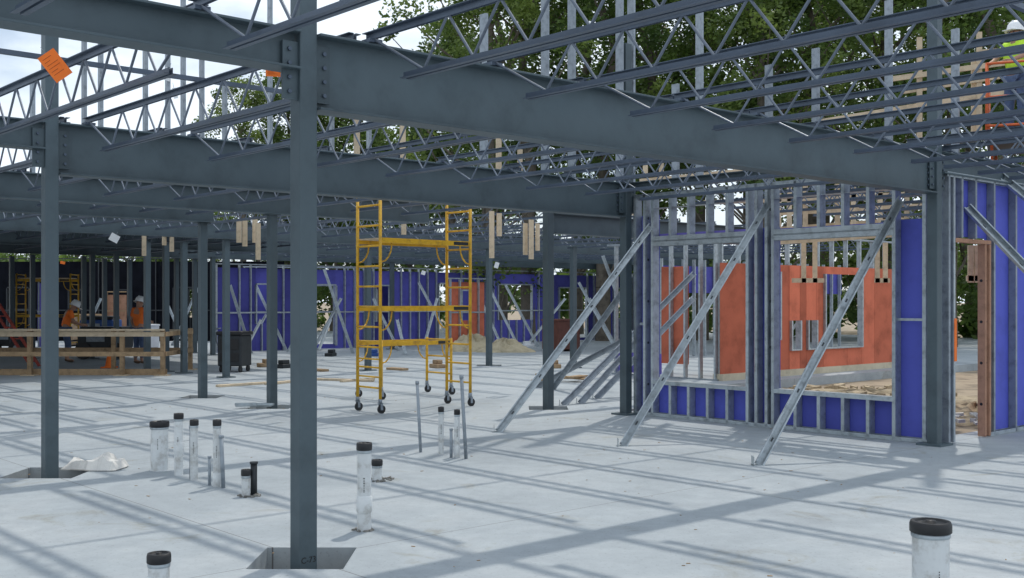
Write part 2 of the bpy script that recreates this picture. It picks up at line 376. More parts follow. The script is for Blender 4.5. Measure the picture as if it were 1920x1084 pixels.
MB().box(.25,1.16,-WE/2-.003,WE/2,2.345,2.39).build('header','orangewood',t)
for a,b,z0,z1 in ((1.2,2.42,0,3.1),(2.42,3.64,0,3.1),(3.64,5,0,3.1),(.05,1.2,2.42,3.1),(.05,.2,0,2.42)):
    MB().box(a+.002,b-.002,WE/2+.004,WE/2+.016,z0,z1).build('sheathing_panel','blue',t)
for x in (1.0,1.12): 
    for z in (.4,.9,1.4,1.9): MB().tube((x-.0045,0,z),(x+.0045,0,z),.018,10).build('punched_hole','black',t)
MB().box(.21,.27,-WE/2-.006,-WE/2-.001,.95,1.45).build('spray_mark','orange',t)
# braces
def brace(p,q,lab,grp='braces propping the framed walls',m='galv',d=.10,f=.05,slots=0):
    p=Vector(p);q=Vector(q)
    t=thing('diagonal_brace',lab,'brace',(q.x,q.y,q.z),0,grp)
    e=p-q; b=MB().chan(e,(0,0,0),d,f,(0,-1,.3)); b.build('channel',m,t)
    for k in range(slots):
        c=e*((k+.5)/slots); u=e.normalized()*.025
        MB().bar(c-u,c+u,.018,.010,(0,-1,.3)).build('punched_slot','slot',t)
    MB().box(-.06,.06,-.06,.06,-.0,.006).box(-.06,-.055,-.06,.06,0,.09).build('foot_clip',m,t)
brace(at(1220,425,15.7),G(935,810),'galvanised brace leaning from the left end of the window wall to the floor',slots=6,d=.09)
brace(at(1438,385,14.45),G(1168,836),'galvanised brace leaning from the pier between the two windows',slots=6,d=.09)
brace(at(1688,375,13.0),G(1422,872),'galvanised brace leaning across the right window to the floor, nearest one',slots=6,d=.09)
brace(at(1812,390,13.25),(7.3,11.6,0),'galvanised brace running off the right edge below the door wall top',slots=6)
brace(at(1866,325,13.9),(9.2,12.3,0),'upper galvanised brace at the top right corner of the door wall')
bb=[((1170,545,19),(1036,730)),((1300,515,20.5),(1056,760)),((1230,600,20),(1088,757)),((1300,560,20.5),(1118,748)),((1168,640,20.5),(1005,727))]
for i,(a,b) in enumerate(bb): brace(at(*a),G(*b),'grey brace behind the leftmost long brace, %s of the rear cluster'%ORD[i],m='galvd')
# red structure
P0=Vector((4.35,22.8,0))
t=thing('plywood_building','red plywood sheathed wall with window openings on a pale foundation','building',P0,ANG)
L=8.2
MB().box(0,L,0,.25,-.18,.14).build('foundation','found',t)
ops=[(1.85,2.12,.8,2.3),(2.5,2.9,.55,1.22),(3.15,3.55,.55,1.22),(3.85,5.5,.55,2.28)]
def sheet(x0,x1,z0,z1):
    k=x0
    while k<x1-.02:
        e=min(x1,(math.floor(k/1.22+1e-4)+1)*1.22); MB().box(k+.004,e-.004,.06,.075,z0,z1).build('plywood_panel','red',t); k=e
xs=[0]+[v for o_ in ops for v in o_[:2]]+[L]
for k in range(0,len(xs),2): sheet(xs[k],xs[k+1],.14,2.45)
for a,b,z0,z1 in ops:
    sheet(a,b,.14,z0); sheet(a,b,z1,2.45)
    MB().box(a,a+.05,.0,.14,z0,z1).box(b-.05,b,.0,.14,z0,z1).box(a+.05,b-.05,.0,.14,z0-.0,z0+.03).build('window_frame','galv',t)
for x in rng(.1,L,.6): 
    if not any(a<x<b for a,b,_,_ in ops): MB().chan((x,.14,.12),(x,.14,3.1),.1,.04,(1,0,0)).build('stud','galv',t)
    else: MB().chan((x,.14,2.3),(x,.14,3.1),.1,.04,(1,0,0)).build('stud','galv',t)
MB().box(0,L,.09,.19,3.1,3.14).build('top_track','galvd',t)
for i,(a,b) in enumerate((((4.3,1.6,.5),(5.2,.9,2.0)),((4.7,1.8,.3),(4.1,.9,1.9)),((5.0,2.6,.2),(5.6,1.4,2.3)))):
    MB().bar(a,b,.07,.05).build('inner_brace','galv',t)
t=thing('partition_frame','bare metal stud partition seen through the left window','wall frame',P0,ANG+math.pi/2)
for x in rng(.15,3.2,.4): MB().chan((x,0,0),(x,0,2.9),.1,.04,(1,0,0)).build('stud','galv',t)
MB().box(.1,3.2,-.06,.06,2.9,2.94).build('top_track','galvd',t); MB().box(.1,3.2,-.06,.06,0,.03).build('bottom_track','galvd',t)
MB().box(.95,1.7,-.08,-.068,.3,2.4).build('plywood_panel','red',t)
MB().box(2.2,2.5,-.08,-.068,.3,2.4).build('plywood_panel','red',t)
MB().box(1.7,3.1,-.08,-.068,.05,.5).build('sheathing_panel','purple',t)
t=thing('stud_wall_frame','blue sheathed rear wall seen beyond the red plywood wall','wall frame',P0+Bv*2+Jv*7,ANG)
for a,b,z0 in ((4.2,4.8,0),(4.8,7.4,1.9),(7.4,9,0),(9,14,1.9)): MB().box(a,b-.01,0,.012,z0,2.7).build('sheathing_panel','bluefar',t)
for x in rng(4.2,14,.5): MB().chan((x,-.08,0),(x,-.08,2.9),.1,.04,(1,0,0)).build('stud','galv',t)
def heap(name,lab,cat,c,rx,ry,h,m,seed=1,rz=0,n=26):
    rr=random.Random(seed); mb=MB(); 
    ph=[rr.uniform(0,6.28) for _ in range(8)]
    for i in range(n+1):
        for k in range(n*2):
            r=i/n; an=2*math.pi*k/(n*2)
            w=1+.12*math.sin(3*an+ph[0])+.07*math.sin(7*an+ph[1])
            z=h*(1-r**2)*(1+.25*math.sin(4*an+ph[2]+r*6)+.2*math.sin(9*an+ph[3]-r*9))+rr.uniform(-.06,.06)*h
            mb.v.append(Vector((rx*r*w*math.cos(an),ry*r*w*math.sin(an),max(z,-.02) if i<n else -.02)))
    m2=n*2
    for i in range(n):
        for k in range(m2): mb.f.append((i*m2+k,i*m2+(k+1)%m2,(i+1)*m2+(k+1)%m2,(i+1)*m2+k)); mb.sm.append(True)
    o=mb.build(name,m); o.location=c; o.rotation_euler=(0,0,rz); return tag(o,lab,cat)
heap('dirt_pile','low strip of tan earth outside the right window','dirt pile',(6.6,20.6,-.18),2.2,1.2,.14,'dirtpile',3)
heap('dirt_pile','strip of loose tan earth seen through the door opening','dirt pile',(7.4,17.6,-.18),1.4,1.6,.16,'dirtpile',5)
heap('tarp_pile','cream tarp-covered pile on the floor right of the scaffold, left part','tarp pile',G(885,658),1.0,.7,.42,'tarp',8)
heap('tarp_pile','lower cream tarp pile beside the slim column, right part','tarp pile',G(948,660),.9,.6,.33,'tarp',9)
# ---------- far walls
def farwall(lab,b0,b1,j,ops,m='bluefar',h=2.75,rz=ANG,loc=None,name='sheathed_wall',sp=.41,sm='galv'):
    t=thing(name,lab,'wall',loc or W(b0,j,0),rz); L=b1-b0
    ops=sorted(ops); x=0
    segs=[]
    for a,b,z0,z1 in ops: segs.append((x,a)); x=b
    segs.append((x,L))
    for a,b in segs:
        k=a
        while k<b-.01:
            e=min(b,k+1.22); MB().box(k+.004,e-.004,.05,.062,0,h).build('sheathing_panel',m,t); k=e
    for a,b,z0,z1 in ops:
        if z0>.05: MB().box(a,b,.05,.062,0,z0).build('sheathing_panel',m,t)
        MB().box(a,b,.05,.062,z1,h).build('sheathing_panel',m,t)
        MB().box(a,b,-.05,.07,z1,z1+.05).box(a-.04,a,-.05,.07,z0,z1).box(b,b+.04,-.05,.07,z0,z1).build('window_frame',sm,t)
    for x in rng(.05,L,sp):
        if any(a<x<b for a,b,_,_ in ops):
            a=[o_ for o_ in ops if o_[0]<x<o_[1]][0]
            if a[2]>.2: MB().bar((x,0,0),(x,0,a[2]),.09,.04,(1,0,0)).build('stud',sm,t)
        else: MB().bar((x,0,0),(x,0,h+.1),.09,.04,(1,0,0)).build('stud',sm,t)
    MB().box(0,L,-.05,.05,h+.1,h+.14).build('top_track',sm,t)
    MB().box(0,L,-.052,-.045,1.25,1.3).build('strap',sm,t)
    return t
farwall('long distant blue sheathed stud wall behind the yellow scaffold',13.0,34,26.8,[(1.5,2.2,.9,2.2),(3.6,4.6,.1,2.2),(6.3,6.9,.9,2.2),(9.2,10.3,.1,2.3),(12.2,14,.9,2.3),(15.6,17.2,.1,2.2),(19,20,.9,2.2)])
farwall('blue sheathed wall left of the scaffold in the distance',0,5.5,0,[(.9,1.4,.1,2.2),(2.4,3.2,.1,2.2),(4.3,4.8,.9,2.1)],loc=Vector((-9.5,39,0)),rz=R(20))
farwall('short purple sheathed wall panel far left under the deck',0,.7,0,[],m='purple',loc=Vector((-17.2,40,0)),rz=R(15),h=2.3)
farwall('near-black wall painted as interior shade, with openings, in the shaded far left',0,12.6,0,[(1,1.9,.1,2.2),(3.6,4.2,.9,2.1),(5.5,6.2,.9,2.1),(8,8.8,.1,2.2),(10.2,10.8,.9,2.1)],m='shadewall',loc=Vector((-22,46,0)),rz=R(-2),sm='gdark',sp=1.2,h=3.3)  # this wall and the next carry the dark interior in their colour
farwall('second wall painted as interior shade, deep behind the first in the shaded left bay',0,16,0,[(12,13,.9,2.2)],m='shadewall',loc=Vector((-27,52,0)),rz=R(-3),sm='gdark',sp=2.4,h=3.3)
farwall('narrow tan plywood wall panel between the two workers in the shaded bay',0,.8,0,[],m='orangewood',loc=Vector((-15.9,43.2,0)),rz=0,sm='woodd',h=1.9)
farwall('small red plywood wall section behind the scaffold ladder',0,1.6,0,[(.5,.9,1,2)],m='red',loc=Vector(((842-960)/F*37,37,0)),rz=ANG,h=2.3)
fb=[((432,535),(470,655),36),((480,535),(530,640),38),((608,505),(655,640),36),((640,560),(595,640),36),((590,560),(550,640),37),((785,530),(845,640),40),((920,545),(965,635),41),((948,535),(1010,650),41),((1085,530),(1130,610),40),((345,600),(372,540),42),((150,640),(190,560),42),((490,600),(460,655),36),((745,600),(760,660),35),((1060,560),(1010,620),42),((500,590),(470,640),38),((620,600),(600,650),38),((700,560),(740,640),38),((900,560),(935,635),41),((1130,480),(1160,560),33),((1105,560),(1150,640),38),((820,560),(800,630),38),((240,640),(270,560),42),((310,560),(345,640),42)]
for i,(a,b,D) in enumerate(fb):
    p=at(a[0],a[1],D); q=at(b[0],b[1],D)
    if p.z<q.z: p,q=q,p
    k=(p.z)/(p.z-q.z) if p.z-q.z>.05 else 1
    foot=p+(q-p)*k; foot.z=0.005
    foot.y-=1.0; foot.x*=foot.y/(foot.y+1.0)
    brace(p,foot,'thin bright brace propping the distant walls, %s of the far ones'%ORD[i],'far wall braces',d=.09,f=.04)
# ---------- yellow scaffolds
def scaffold(lab,c,W_,L_,Hh,rails,rz=ANG,plank=None,n_rung=.3):
    t=thing('rolling_scaffold',lab,'scaffold',c,rz)
    z0=.17
    for ex in (0,L_):
        for y in (0,-W_): MB().tube((ex,y,z0),(ex,y,Hh),.024,8).build('upright','yellow',t)
        z=z0+.2
        while z<Hh: MB().tube((ex,-.0,z),(ex,-W_,z),.016,6).build('rung','yellow',t); z+=n_rung
        for y in (0,-W_):
            cs=MB().tube((ex,y,z0-.02),(ex,y,z0+.04),.03,8).box(ex-.012,ex+.03,y-.03,y-.024,.05,.15).box(ex-.012,ex+.03,y+.024,y+.03,.05,.15).box(ex-.03,ex+.03,y-.03,y+.03,.14,.15).build('caster','galvd',t)
            MB().tube((ex+.02,y-.02,.062),(ex+.02,y+.02,.062),.062,16).build('wheel','black',cs)
    for z in rails:
        for y in (0,-W_):
            MB().box(.02,L_-.02,y-.015,y+.015,z-.038,z+.038).build('side_rail','yellow',t)
            for sx,x0 in ((1,0),(-1,L_)):
                pts=[(x0+sx*.02,y,z-.32),(x0+sx*.09,y,z-.30),(x0+sx*.15,y,z-.24),(x0+sx*.19,y,z-.16),(x0+sx*.21,y,z-.04)]
                MB().path(pts,.012,6).build('corner_brace','yellow',t)
        MB().box(L_*.8,L_*.97,-W_-.018,-W_-.0152,z-.025,z+.025).build('maker_plate','gdark',t)
    if plank: MB().box(.03,L_-.03,-W_+.02,-.02,plank,plank+.02).build('platform','wood',t)
    return t
scaffold('tall yellow rolling scaffold tower standing on black casters in mid floor',Vector((-2.33,16.66,0)),.59,1.72,3.2,[1.54,2.55],plank=2.57)
scaffold('low yellow rolling scaffold partly hidden behind the tall one',Vector((-2.66,19.05,0)),.7,1.5,1.0,[.93])
scaffold('far yellow scaffold in the shaded left background',Vector((-15.2,34.5,0)),.8,1.6,2.5,[1.2,2.3],rz=R(5),plank=2.35)
# ---------- pipes
def pipe(px,top,base,r,lab,couple=None,cap=True,m='pvc'):
    p=G(px,base); h=(base-top)/F*p.y
    t=thing('floor_pipe',lab,'pipe',p,random.uniform(0,3))
    MB().lathe([(r,-.02),(r,h-.02)],24).lathe([(r*.9,h-.02),(r*.9,-.02)],24).build('pipe',m,t)
    if couple: 
        for z in couple: MB().lathe([(r,z*h-.012),(r*1.16,z*h),(r*1.16,z*h+.10),(r,z*h+.112)],24).build('coupling','pvc',t)
    if cap:
        MB().lathe([(r*1.01,h-.055),(r*1.14,h-.05),(r*1.14,h-.015),(r*1.08,h),(r*.86,h),(r*.84,h-.008),(r*.3,h-.008),(r*.28,h+.004),(0,h+.004)],24).build('cap','black',t)
        MB().lathe([(r*1.05,h-.075),(r*1.07,h-.07),(r*1.07,h-.056),(r*1.02,h-.054)],24).build('clamp_band','galv',t)
    if h>.4:
        lt=MB()
        for k in range(9):
            z=h*.45+k*.012; lt.hexa(Vector((0,-r-.0006,z)),Vector((random.uniform(.002,.006),0,0)),Vector((0,.0006,0)),Vector((0,0,.003)))
        o=lt.build('printed_marking','black',t); o.rotation_euler=(0,0,-t.rotation_euler.z+.1)
        o['kind']='stuff'
    return t
pipe(299,790,882,.083,'widest white pipe of the left row, with a black cap')
pipe(335,775,891,.041,'tall white capped pipe right of the widest one',[.35])
pipe(364,787,900,.036,'third white capped pipe of the left row')
pipe(407,787,913,.034,'rightmost tall white capped pipe of the left row',[.02])
pipe(461,880,930,.036,'short white capped stub at the right end of the left row')
pipe(683,830,994,.05,'tall white capped pipe alone right of the near column',[.22])
pipe(707,862,900,.046,'short capped stub just behind the tall lone pipe')
pipe(827,763,853,.029,'white capped pipe, left of the pair right of the near column')
pipe(857,768,858,.029,'white capped pipe, right of the pair right of the near column',[.0])
pipe(298,1037,1122,.058,'white capped pipe cut by the bottom edge at lower left')
pipe(1745,977,1205,.086,'large white pipe with black cap at the lower right corner')
def conduit(px,top,base,r,lab,tx=0,m='galvd'):
    p=G(px,base); h=(base-top)/F*p.y
    o=MB().tube((0,0,-.02),(tx,0,h),r,10).tube((tx*.97,0,h*.97),(tx,0,h+.01),r*1.25,10).build('conduit_stub',m); o.location=p; tag(o,lab,'conduit')
conduit(393,857,910,.014,'thin short conduit left of the rightmost tall white pipe')
conduit(419,818,915,.018,'grey conduit hugging the rightmost tall white pipe',-.02)
conduit(358,800,898,.014,'thin conduit leaning by the third white pipe')
conduit(476,868,928,.028,'dark conduit beside the short white stub',0,'gdark')
conduit(789,716,848,.017,'tall thin grey conduit left of the paired white pipes',-.04)
conduit(874,705,860,.019,'tall thin grey conduit right of the paired white pipes',-.05)
conduit(846,805,858,.016,'short thin conduit between the paired white pipes')
def chips(p,n,r,lab,nm='rubble_ring',m='gravel',sz=(.006,.016),cat='rubble'):
    mb=MB()
    for k in range(n):
        a=random.uniform(0,6.28); rr=r*random.uniform(.5,1.2); s=random.uniform(*sz)
        d=Matrix.Rotation(random.uniform(0,3),3,'Z')
        mb.hexa(Vector((rr*math.cos(a),rr*math.sin(a),s*.3)),d@Vector((s,0,random.uniform(-.3,.3)*s)),d@Vector((0,s*.7,0)),Vector((0,0,s*.45)))
    o=mb.build(nm,m); o.location=(p.x,p.y,p.z+.002); return tag(o,lab,cat,kind='stuff')
chips(G(683,994),34,.065,'crumbled concrete around the foot of the tall lone pipe')
chips(G(712,900),50,.11,'crumbled concrete around the stub behind the lone pipe')
chips(G(468,930),45,.08,'crumbled concrete around the short stub')
chips(Vector(((1812-960)/F*16.5,16.5,-.12)),60,.5,'broken stones on the earth beyond the door opening',m='paper',sz=(.03,.08))
chips(Vector((6.6,20.6,-.06)),120,1.3,'clods and stones on the earth outside the right window',m='dirtpile',sz=(.03,.09))
mb=MB()
for k in range(300):
    b=random.uniform(-4,9); j=random.uniform(-5,12); p=W(b,j,.003); s=random.uniform(.003,.010)
    d=Matrix.Rotation(random.uniform(0,3),3,'Z'); mb.hexa(p,d@Vector((s*1.6,0,0)),d@Vector((0,s*.6,0)),Vector((0,0,s*.2)))
o=mb.build('floor_litter','woodd'); tag(o,'scattered wood chips and leaf bits on the slab','litter',kind='stuff')
# ---------- sacks, lumber, scrap
def sack(p,lx,ly,h,rz,lab,m='paper',seed=2):
    rr=random.Random(seed); nx,ny=12,7; bm=bmesh.new()
    ph=[rr.uniform(0,6) for _ in range(6)]
    top={};bot={}
    for i in range(nx+1):
        for k in range(ny+1):
            u=i/nx*2-1; v=k/ny*2-1; e=max(0,(1-abs(u)**7)*(1-abs(v)**5))
            ht=h*(.75+.3*math.sin(u*2.2+ph[0])+.12*math.sin(u*6+v*3+ph[1]))*(1 if u<.55 else .55)
            x=lx/2*u+rr.uniform(-.012,.012); y=ly/2*v*(1+.1*math.sin(u*3+ph[2]))+rr.uniform(-.01,.01)
            top[i,k]=bm.verts.new((x,y,.012+ht*e**.35+rr.uniform(-.008,.008)*e)); bot[i,k]=bm.verts.new((x*.97,y*.97,.002))
    for i in range(nx):
        for k in range(ny):
            bm.faces.new((top[i,k],top[i+1,k],top[i+1,k+1])); bm.faces.new((top[i,k],top[i+1,k+1],top[i,k+1]))
    for i in range(nx):
        for k in (0,ny): bm.faces.new((top[i,k],top[i+1,k],bot[i+1,k],bot[i,k]))
    for k in range(ny):
        for i in (0,nx): bm.faces.new((top[i,k],top[i,k+1],bot[i,k+1],bot[i,k]))
    bmesh.ops.recalc_face_normals(bm,faces=bm.faces)
    me=bpy.data.meshes.new('crumpled_sack'); bm.to_mesh(me); bm.free(); me.materials.append(M[m]); o=bpy.data.objects.new('crumpled_sack',me); COL.objects.link(o)
    o.location=p; o.rotation_euler=(0,0,rz); tag(o,lab,'sack')
sack(G(178,879)+Vector((0,0,.002)),.56,.32,.15,-.1,'crumpled white paper sack lying at the foot of the left column')
def plank(a,b,w,h,lab,m='wood',z=.004,name='loose_board'):
    a=Vector(a);b=Vector(b); d=b-a; o=MB().box(0,d.length,-w/2,w/2,0,h).build(name,m); o.location=(a.x,a.y,z); o.rotation_euler=(0,0,math.atan2(d.y,d.x)); tag(o,lab,'board')
plank(G(408,726),G(500,720),.14,.04,'pale loose board lying on the floor left of the rear column')
plank(G(500,722),G(560,716),.14,.04,'pale loose board end to end with the first one')
plank(G(560,712),G(700,716),.12,.04,'long pale board on the floor left of the scaffold')
plank(G(640,717),G(700,712),.1,.04,'short pale board beside the scaffold casters')
plank(G(560,693),G(610,697),.2,.05,'dark board lying on the floor behind the rear columns','woodd')
plank(G(730,693),G(760,695),.2,.05,'dark scrap board seen through the scaffold','woodd')
mb=MB()
for k in range(7):
    a=random.uniform(-.5,.5); c=Vector((random.uniform(-.15,.15),random.uniform(-.1,.1),.01+k*.008)); mb.chan(c-Vector((math.cos(a),math.sin(a),0))*.16,c+Vector((math.cos(a),math.sin(a),0))*.16,.06,.025)
o=mb.build('scrap_metal','galv'); o.location=G(478,765); tag(o,'small heap of galvanised offcuts beside the rear column','scrap metal')
mb=MB()
for k in range(9):
    a=random.uniform(0,3); c=Vector((random.uniform(-.4,.4),random.uniform(-.3,.3),.03+k*.012)); mb.bar(c-Vector((math.cos(a),math.sin(a),0))*.3,c+Vector((math.cos(a),math.sin(a),0))*.3,.09,.03)
o=mb.build('lumber_scraps','woodd'); o.location=G(1055,715); tag(o,'small heap of lumber scraps behind the leaning braces','scrap wood')
for i,(px,py,mm) in enumerate([(745,650,'gdark'),(500,688,'woodd'),(620,668,'gdark'),(820,690,'woodd'),(700,668,'bluep'),(990,650,'white'),(535,690,'gdark'),(1040,690,'woodd')]):
    p=G(px,py); o=MB().box(-.22,.22,-.12,.12,.0,.10).box(-.1,.16,-.1,.06,.10,.2).build('site_clutter',mm,None,.015); o.location=p; o.rotation_euler=(0,0,i*.7)
    tag(o,'small low heap of site materials on the rear floor, %s of several'%ORD[i],'materials')
# ---------- guardrail
t=thing('wooden_guardrail','wooden guardrail around the floor opening at left','guardrail',(0,0,0))
posts=[(-12.2,24.5),(-10.7,24.5),(-8.65,24.5),(-7.75,24.5),(-7.75,26.6),(-9.6,26.6),(-11.6,26.6)]
for x,y in posts: 
    MB().box(x-.045,x+.045,y-.045,y+.045,0,1.0).build('post','woodd',t); MB().box(x-.15,x+.15,y-.15,y+.15,.0,.02).build('foot_plate','wood',t)
for y in (24.5,26.6):
    for z in (.92,.48): MB().box(-12.6,-7.7,y-.07 if y<25 else y+.05,y-.05 if y<25 else y+.07,z-.05,z+.05).build('rail','wood' if z>.9 else 'woodd',t)
MB().box(-12.6,-7.7,24.36,24.5,1.0,1.035).build('top_rail','wood',t)
for z in (.92,.48): MB().box(-7.70,-7.68,24.5,26.6,z-.05,z+.05).build('rail','woodd',t)
MB().box(-12.6,-7.7,24.62,24.66,.0,.14).build('toe_board','woodd',t)
t=thing('traffic_cone','small orange traffic cone behind the wooden guardrail','cone',G(205,690))
MB().lathe([(.13,.03),(.10,.06),(.03,.42),(.02,.44),(0,.44)],20).build('cone','orange',t); MB().box(-.16,.16,-.16,.16,0,.035).build('base','orange',t)
p=G(440,697)
t=thing('rolling_toolbox','black rolling job-site box with handle beside the slim column','toolbox',p,R(-12))
MB().box(-.3,.3,-.28,.28,.14,.86).build('body','gdark',t,.03); MB().box(-.33,.33,-.31,.31,.86,.95).build('lid','black',t,.03)
for x in (-.24,.24):
    for y in (-.2,.2): MB().tube((x-.02,y,.075),(x+.02,y,.075),.075,14).build('wheel','black',t)
for z0,z1 in ((.25,.45),(.52,.78)): MB().box(-.24,.24,-.295,-.28,z0,z1).build('front_panel','black',t,.01)
MB().path([(-.32,-.1,.5),(-.42,-.1,.7),(-.42,-.1,1.0),(-.3,-.1,1.02)],.015).build('handle','galvd',t)
def machine(lab,p,w,d,h,m,rz=0):
    t=thing('generator_set',lab,'machine',p,rz)
    MB().box(-w/2,w/2,-d/2,d/2,.3,h).build('body',m,t,.04); MB().box(-w/2+.05,w/2-.05,-d/2+.05,d/2-.05,h,h+.12).build('hood','gdark',t,.03)
    for x in (-w*.36,w*.36):
        wh=MB().tube((x,-d/2-.06,.24),(x,-d/2+.06,.24),.24,18).build('wheel','black',t); MB().tube((x,-d/2-.065,.24),(x,-d/2-.061,.24),.1,12).build('rim','galvd',wh)
    MB().box(-w*.3,w*.1,-d/2-.006,-d/2,.5,h-.12).build('vent_panel','galvd',t)
    MB().path([(-w/2,0,.4),(-w/2-.5,0,.35)],.03).build('tow_bar','gdark',t)
machine('dark wheeled machine parked behind the guardrail between the workers',Vector((-11.7,31.8,0)),1.3,.9,.8,'gdark')
machine('blue wheeled machine parked behind the guardrail',Vector((-13.4,36,0)),1.1,.8,1.05,'bluep')
machine('dark machine at the far left behind the guardrail',Vector((-15.2,33.5,0)),1.0,.8,.7,'gdark')
def crate(lab,p,w,d,h,m,name='storage_box'):
    t=thing(name,lab,'box',p,ANG); MB().box(-w/2,w/2,-d/2,d/2,.06,h).build('body',m,t,.02); MB().box(-w/2-.02,w/2+.02,-d/2-.02,d/2+.02,h,h+.06).build('lid',m,t,.01)
    for x in (-w/2+.1,w/2-.1): MB().box(x-.05,x+.05,-d/2,d/2,0,.06).build('skid','woodd',t)
crate('reddish brown storage box before the far blue wall',G(1052,658),1.0,.8,1.0,'brown')
crate('white storage box among the far clutter by the guardrail',Vector((-12.6,38,0)),.7,.6,.8,'white')
crate('tan crate standing in the shaded far left',Vector((-16.2,42,0)),1.0,.8,1.1,'woodd')
t=thing('inclined_conveyor','red inclined steel boom leaning at the far left edge','boom',(0,0,0))
a=Vector((-12.2,28,.0)); b=Vector((-13.9,28,2.6))
for dx in (0,.22): MB().bar(a+Vector((dx,0,0)),b+Vector((dx,0,0)),.06,.06).build('side_rail','redsteel',t)
for k in range(9):
    f=.05+k*.11; MB().bar(a.lerp(b,f),a.lerp(b,f)+Vector((.22,0,0)),.03,.03).build('rung','redsteel',t)
# ---------- hanging wood pieces
hw=[(270,450,480,24.5),(308,445,460,24.5),(322,445,472,24.5),(448,415,455,20.5),(459,412,462,20.6),(478,410,455,20.7),(484,430,487,20.5),(669,225,318,17),(697,296,330,17.3),(755,232,320,17.5),(757,385,440,21),(922,396,484,20),(935,252,325,18),(936,400,443,20.1),(975,280,330,18.5),(985,430,478,20.5),(996,412,486,20.4),(1008,420,470,20.6),(1190,365,404,19)]
for i,(px,y0,y1,D) in enumerate(hw):
    a=at(px,y0,D); b=at(px,y1,D); a.z=max(a.z,3.1) if y0>380 else a.z
    o=MB().box(-.045,.045,-.02,.02,0,a.z-b.z).build('hanging_board','wood'); o.location=b; o.rotation_euler=(0,0,ANG+.2*random.uniform(-1,1))
    tag(o,'pale vertical lumber strip fixed to the roof steel, %s from the left'%ORD[i],'board','vertical lumber strips on the roof steel')
def woodframe(lab,pts,w=.09):
    t=thing('timber_guard',lab,'timber framing',(0,0,0))
    for a,b in pts: MB().bar(at(*a),at(*b),.04,w).build('lumber','wood',t)
woodframe('pale lumber guard frame high at the right behind the joists',[((1660,150,20),(1925,112,19)),((1690,172,20),(1925,135,19)),((1540,228,21),(1925,165,19)),((1724,70,19.8),(1724,262,19.8)),((1826,100,19.5),(1826,262,19.5)),((1836,60,19.4),(1836,262,19.4)),((1925,92,19),(1840,98,19.4))])
woodframe('pale lumber rails seen above the window headers',[((1200,340,21),(1420,318,22)),((1320,380,21),(1760,362,21)),((1450,400,21.3),(1760,385,21)),((1200,300,21),(1290,292,21)),((1240,290,21),(1240,345,21)),((1480,345,21),(1480,430,21)),((1540,360,21),(1540,440,21)),((1600,345,21),(1600,450,21)),((1650,345,21),(1650,450,21)),((1700,345,21),(1700,410,21)),((1210,290,21),(1210,330,21)),((1460,430,21.5),(1700,412,21.5)),((1460,345,21),(1460,430,21)),((1450,455,22),(1680,440,21.5)),((1510,345,21.2),(1510,450,21.2)),((1570,345,21.2),(1570,450,21.2))])
woodframe('pale lumber T braces standing against the red plywood wall',[((1507,450,22.2),(1507,530,22.2)),((1528,450,22.2),(1528,530,22.2)),((1485,526,22.2),(1545,526,22.2)),((1645,455,22),(1645,530,22)),((1660,455,22),(1660,530,22)),((1640,526,22),(1668,526,22))])
woodframe('pale lumber T brace seen through the door opening',[((1820,460,18),(1820,530,18)),((1832,460,18),(1832,530,18)),((1812,522,18),(1842,522,18))])
# ---------- tags
def tagcard(px,py,D,w,h,m,lab,rx=0,ry=0,lines=False):
    t=thing('hanging_tag',lab,'tag',at(px,py,D))
    MB().box(-w/2,w/2,-.001,.001,-h,0).build('card',m,t)
    if lines:
        l=MB()
        for k in range(6): l.box(-w*.36,w*random.uniform(-.1,.36),-.0022,-.0012,-h*(.16+.12*k),-h*(.14+.12*k))
        o=l.build('printed_lines','orangeink',t); o['kind']='stuff'
    MB().tube((0,0,0),(0,0,.05),.002,5).build('wire','galvd',t)
    t.rotation_euler=(rx,ry,.2)
tagcard(85,100,7.6,.13,.2,'orange','bright orange printed tag hanging on a joist at upper left',.2,-.65,True)
tagcard(512,130,7.6,.1,.05,'orange','small orange tag tucked behind the near column top',0,0,True)
tagcard(318,128,10.5,.07,.12,'white','white paper tag on a joist left of the near column',.2,.3)
tagcard(326,165,10.5,.04,.1,'white','lower narrow white tag left of the near column',.1,-.2)
tagcard(218,440,17,.14,.12,'white','white tag fluttering below the far left joists',.1,.5)
tagcard(118,490,24,.1,.06,'orange','tiny orange tag on the steel at far left',.1,.2)
tagcard(933,492,26,.1,.14,'white','small white tag on the far beam behind the scaffold',.1,.3)
tagcard(795,508,27,.1,.1,'white','small white tag seen through the scaffold top',.1,.3)
# ---------- people
def skinmesh(name,verts,edges,radii,m,parent,root=0,sub=2):
    me=bpy.data.meshes.new(name); me.from_pydata([tuple(v) for v in verts],edges,[]); o=bpy.data.objects.new(name,me); COL.objects.link(o)
    o.modifiers.new('s','SKIN')
    if not me.skin_vertices: 
        bm=bmesh.new(); bm.from_mesh(me); bm.verts.layers.skin.verify(); bm.to_mesh(me); bm.free()
    for i,r in enumerate(radii):
        sv=me.skin_vertices[0].data[i]; sv.radius=(r if isinstance(r,tuple) else (r,r)); sv.use_root=(i==root)
    ss=o.modifiers.new('d','SUBSURF'); ss.levels=sub; ss.render_levels=sub
    o.modifiers['s'].use_smooth_shade=True
    dg=bpy.context.evaluated_depsgraph_get(); m2=bpy.data.meshes.new_from_object(o.evaluated_get(dg)); o.modifiers.clear(); o.data=m2
    m2.materials.clear(); m2.materials.append(M[m]); m2.polygons.foreach_set('use_smooth',[True]*len(m2.polygons)); o.parent=parent; return o
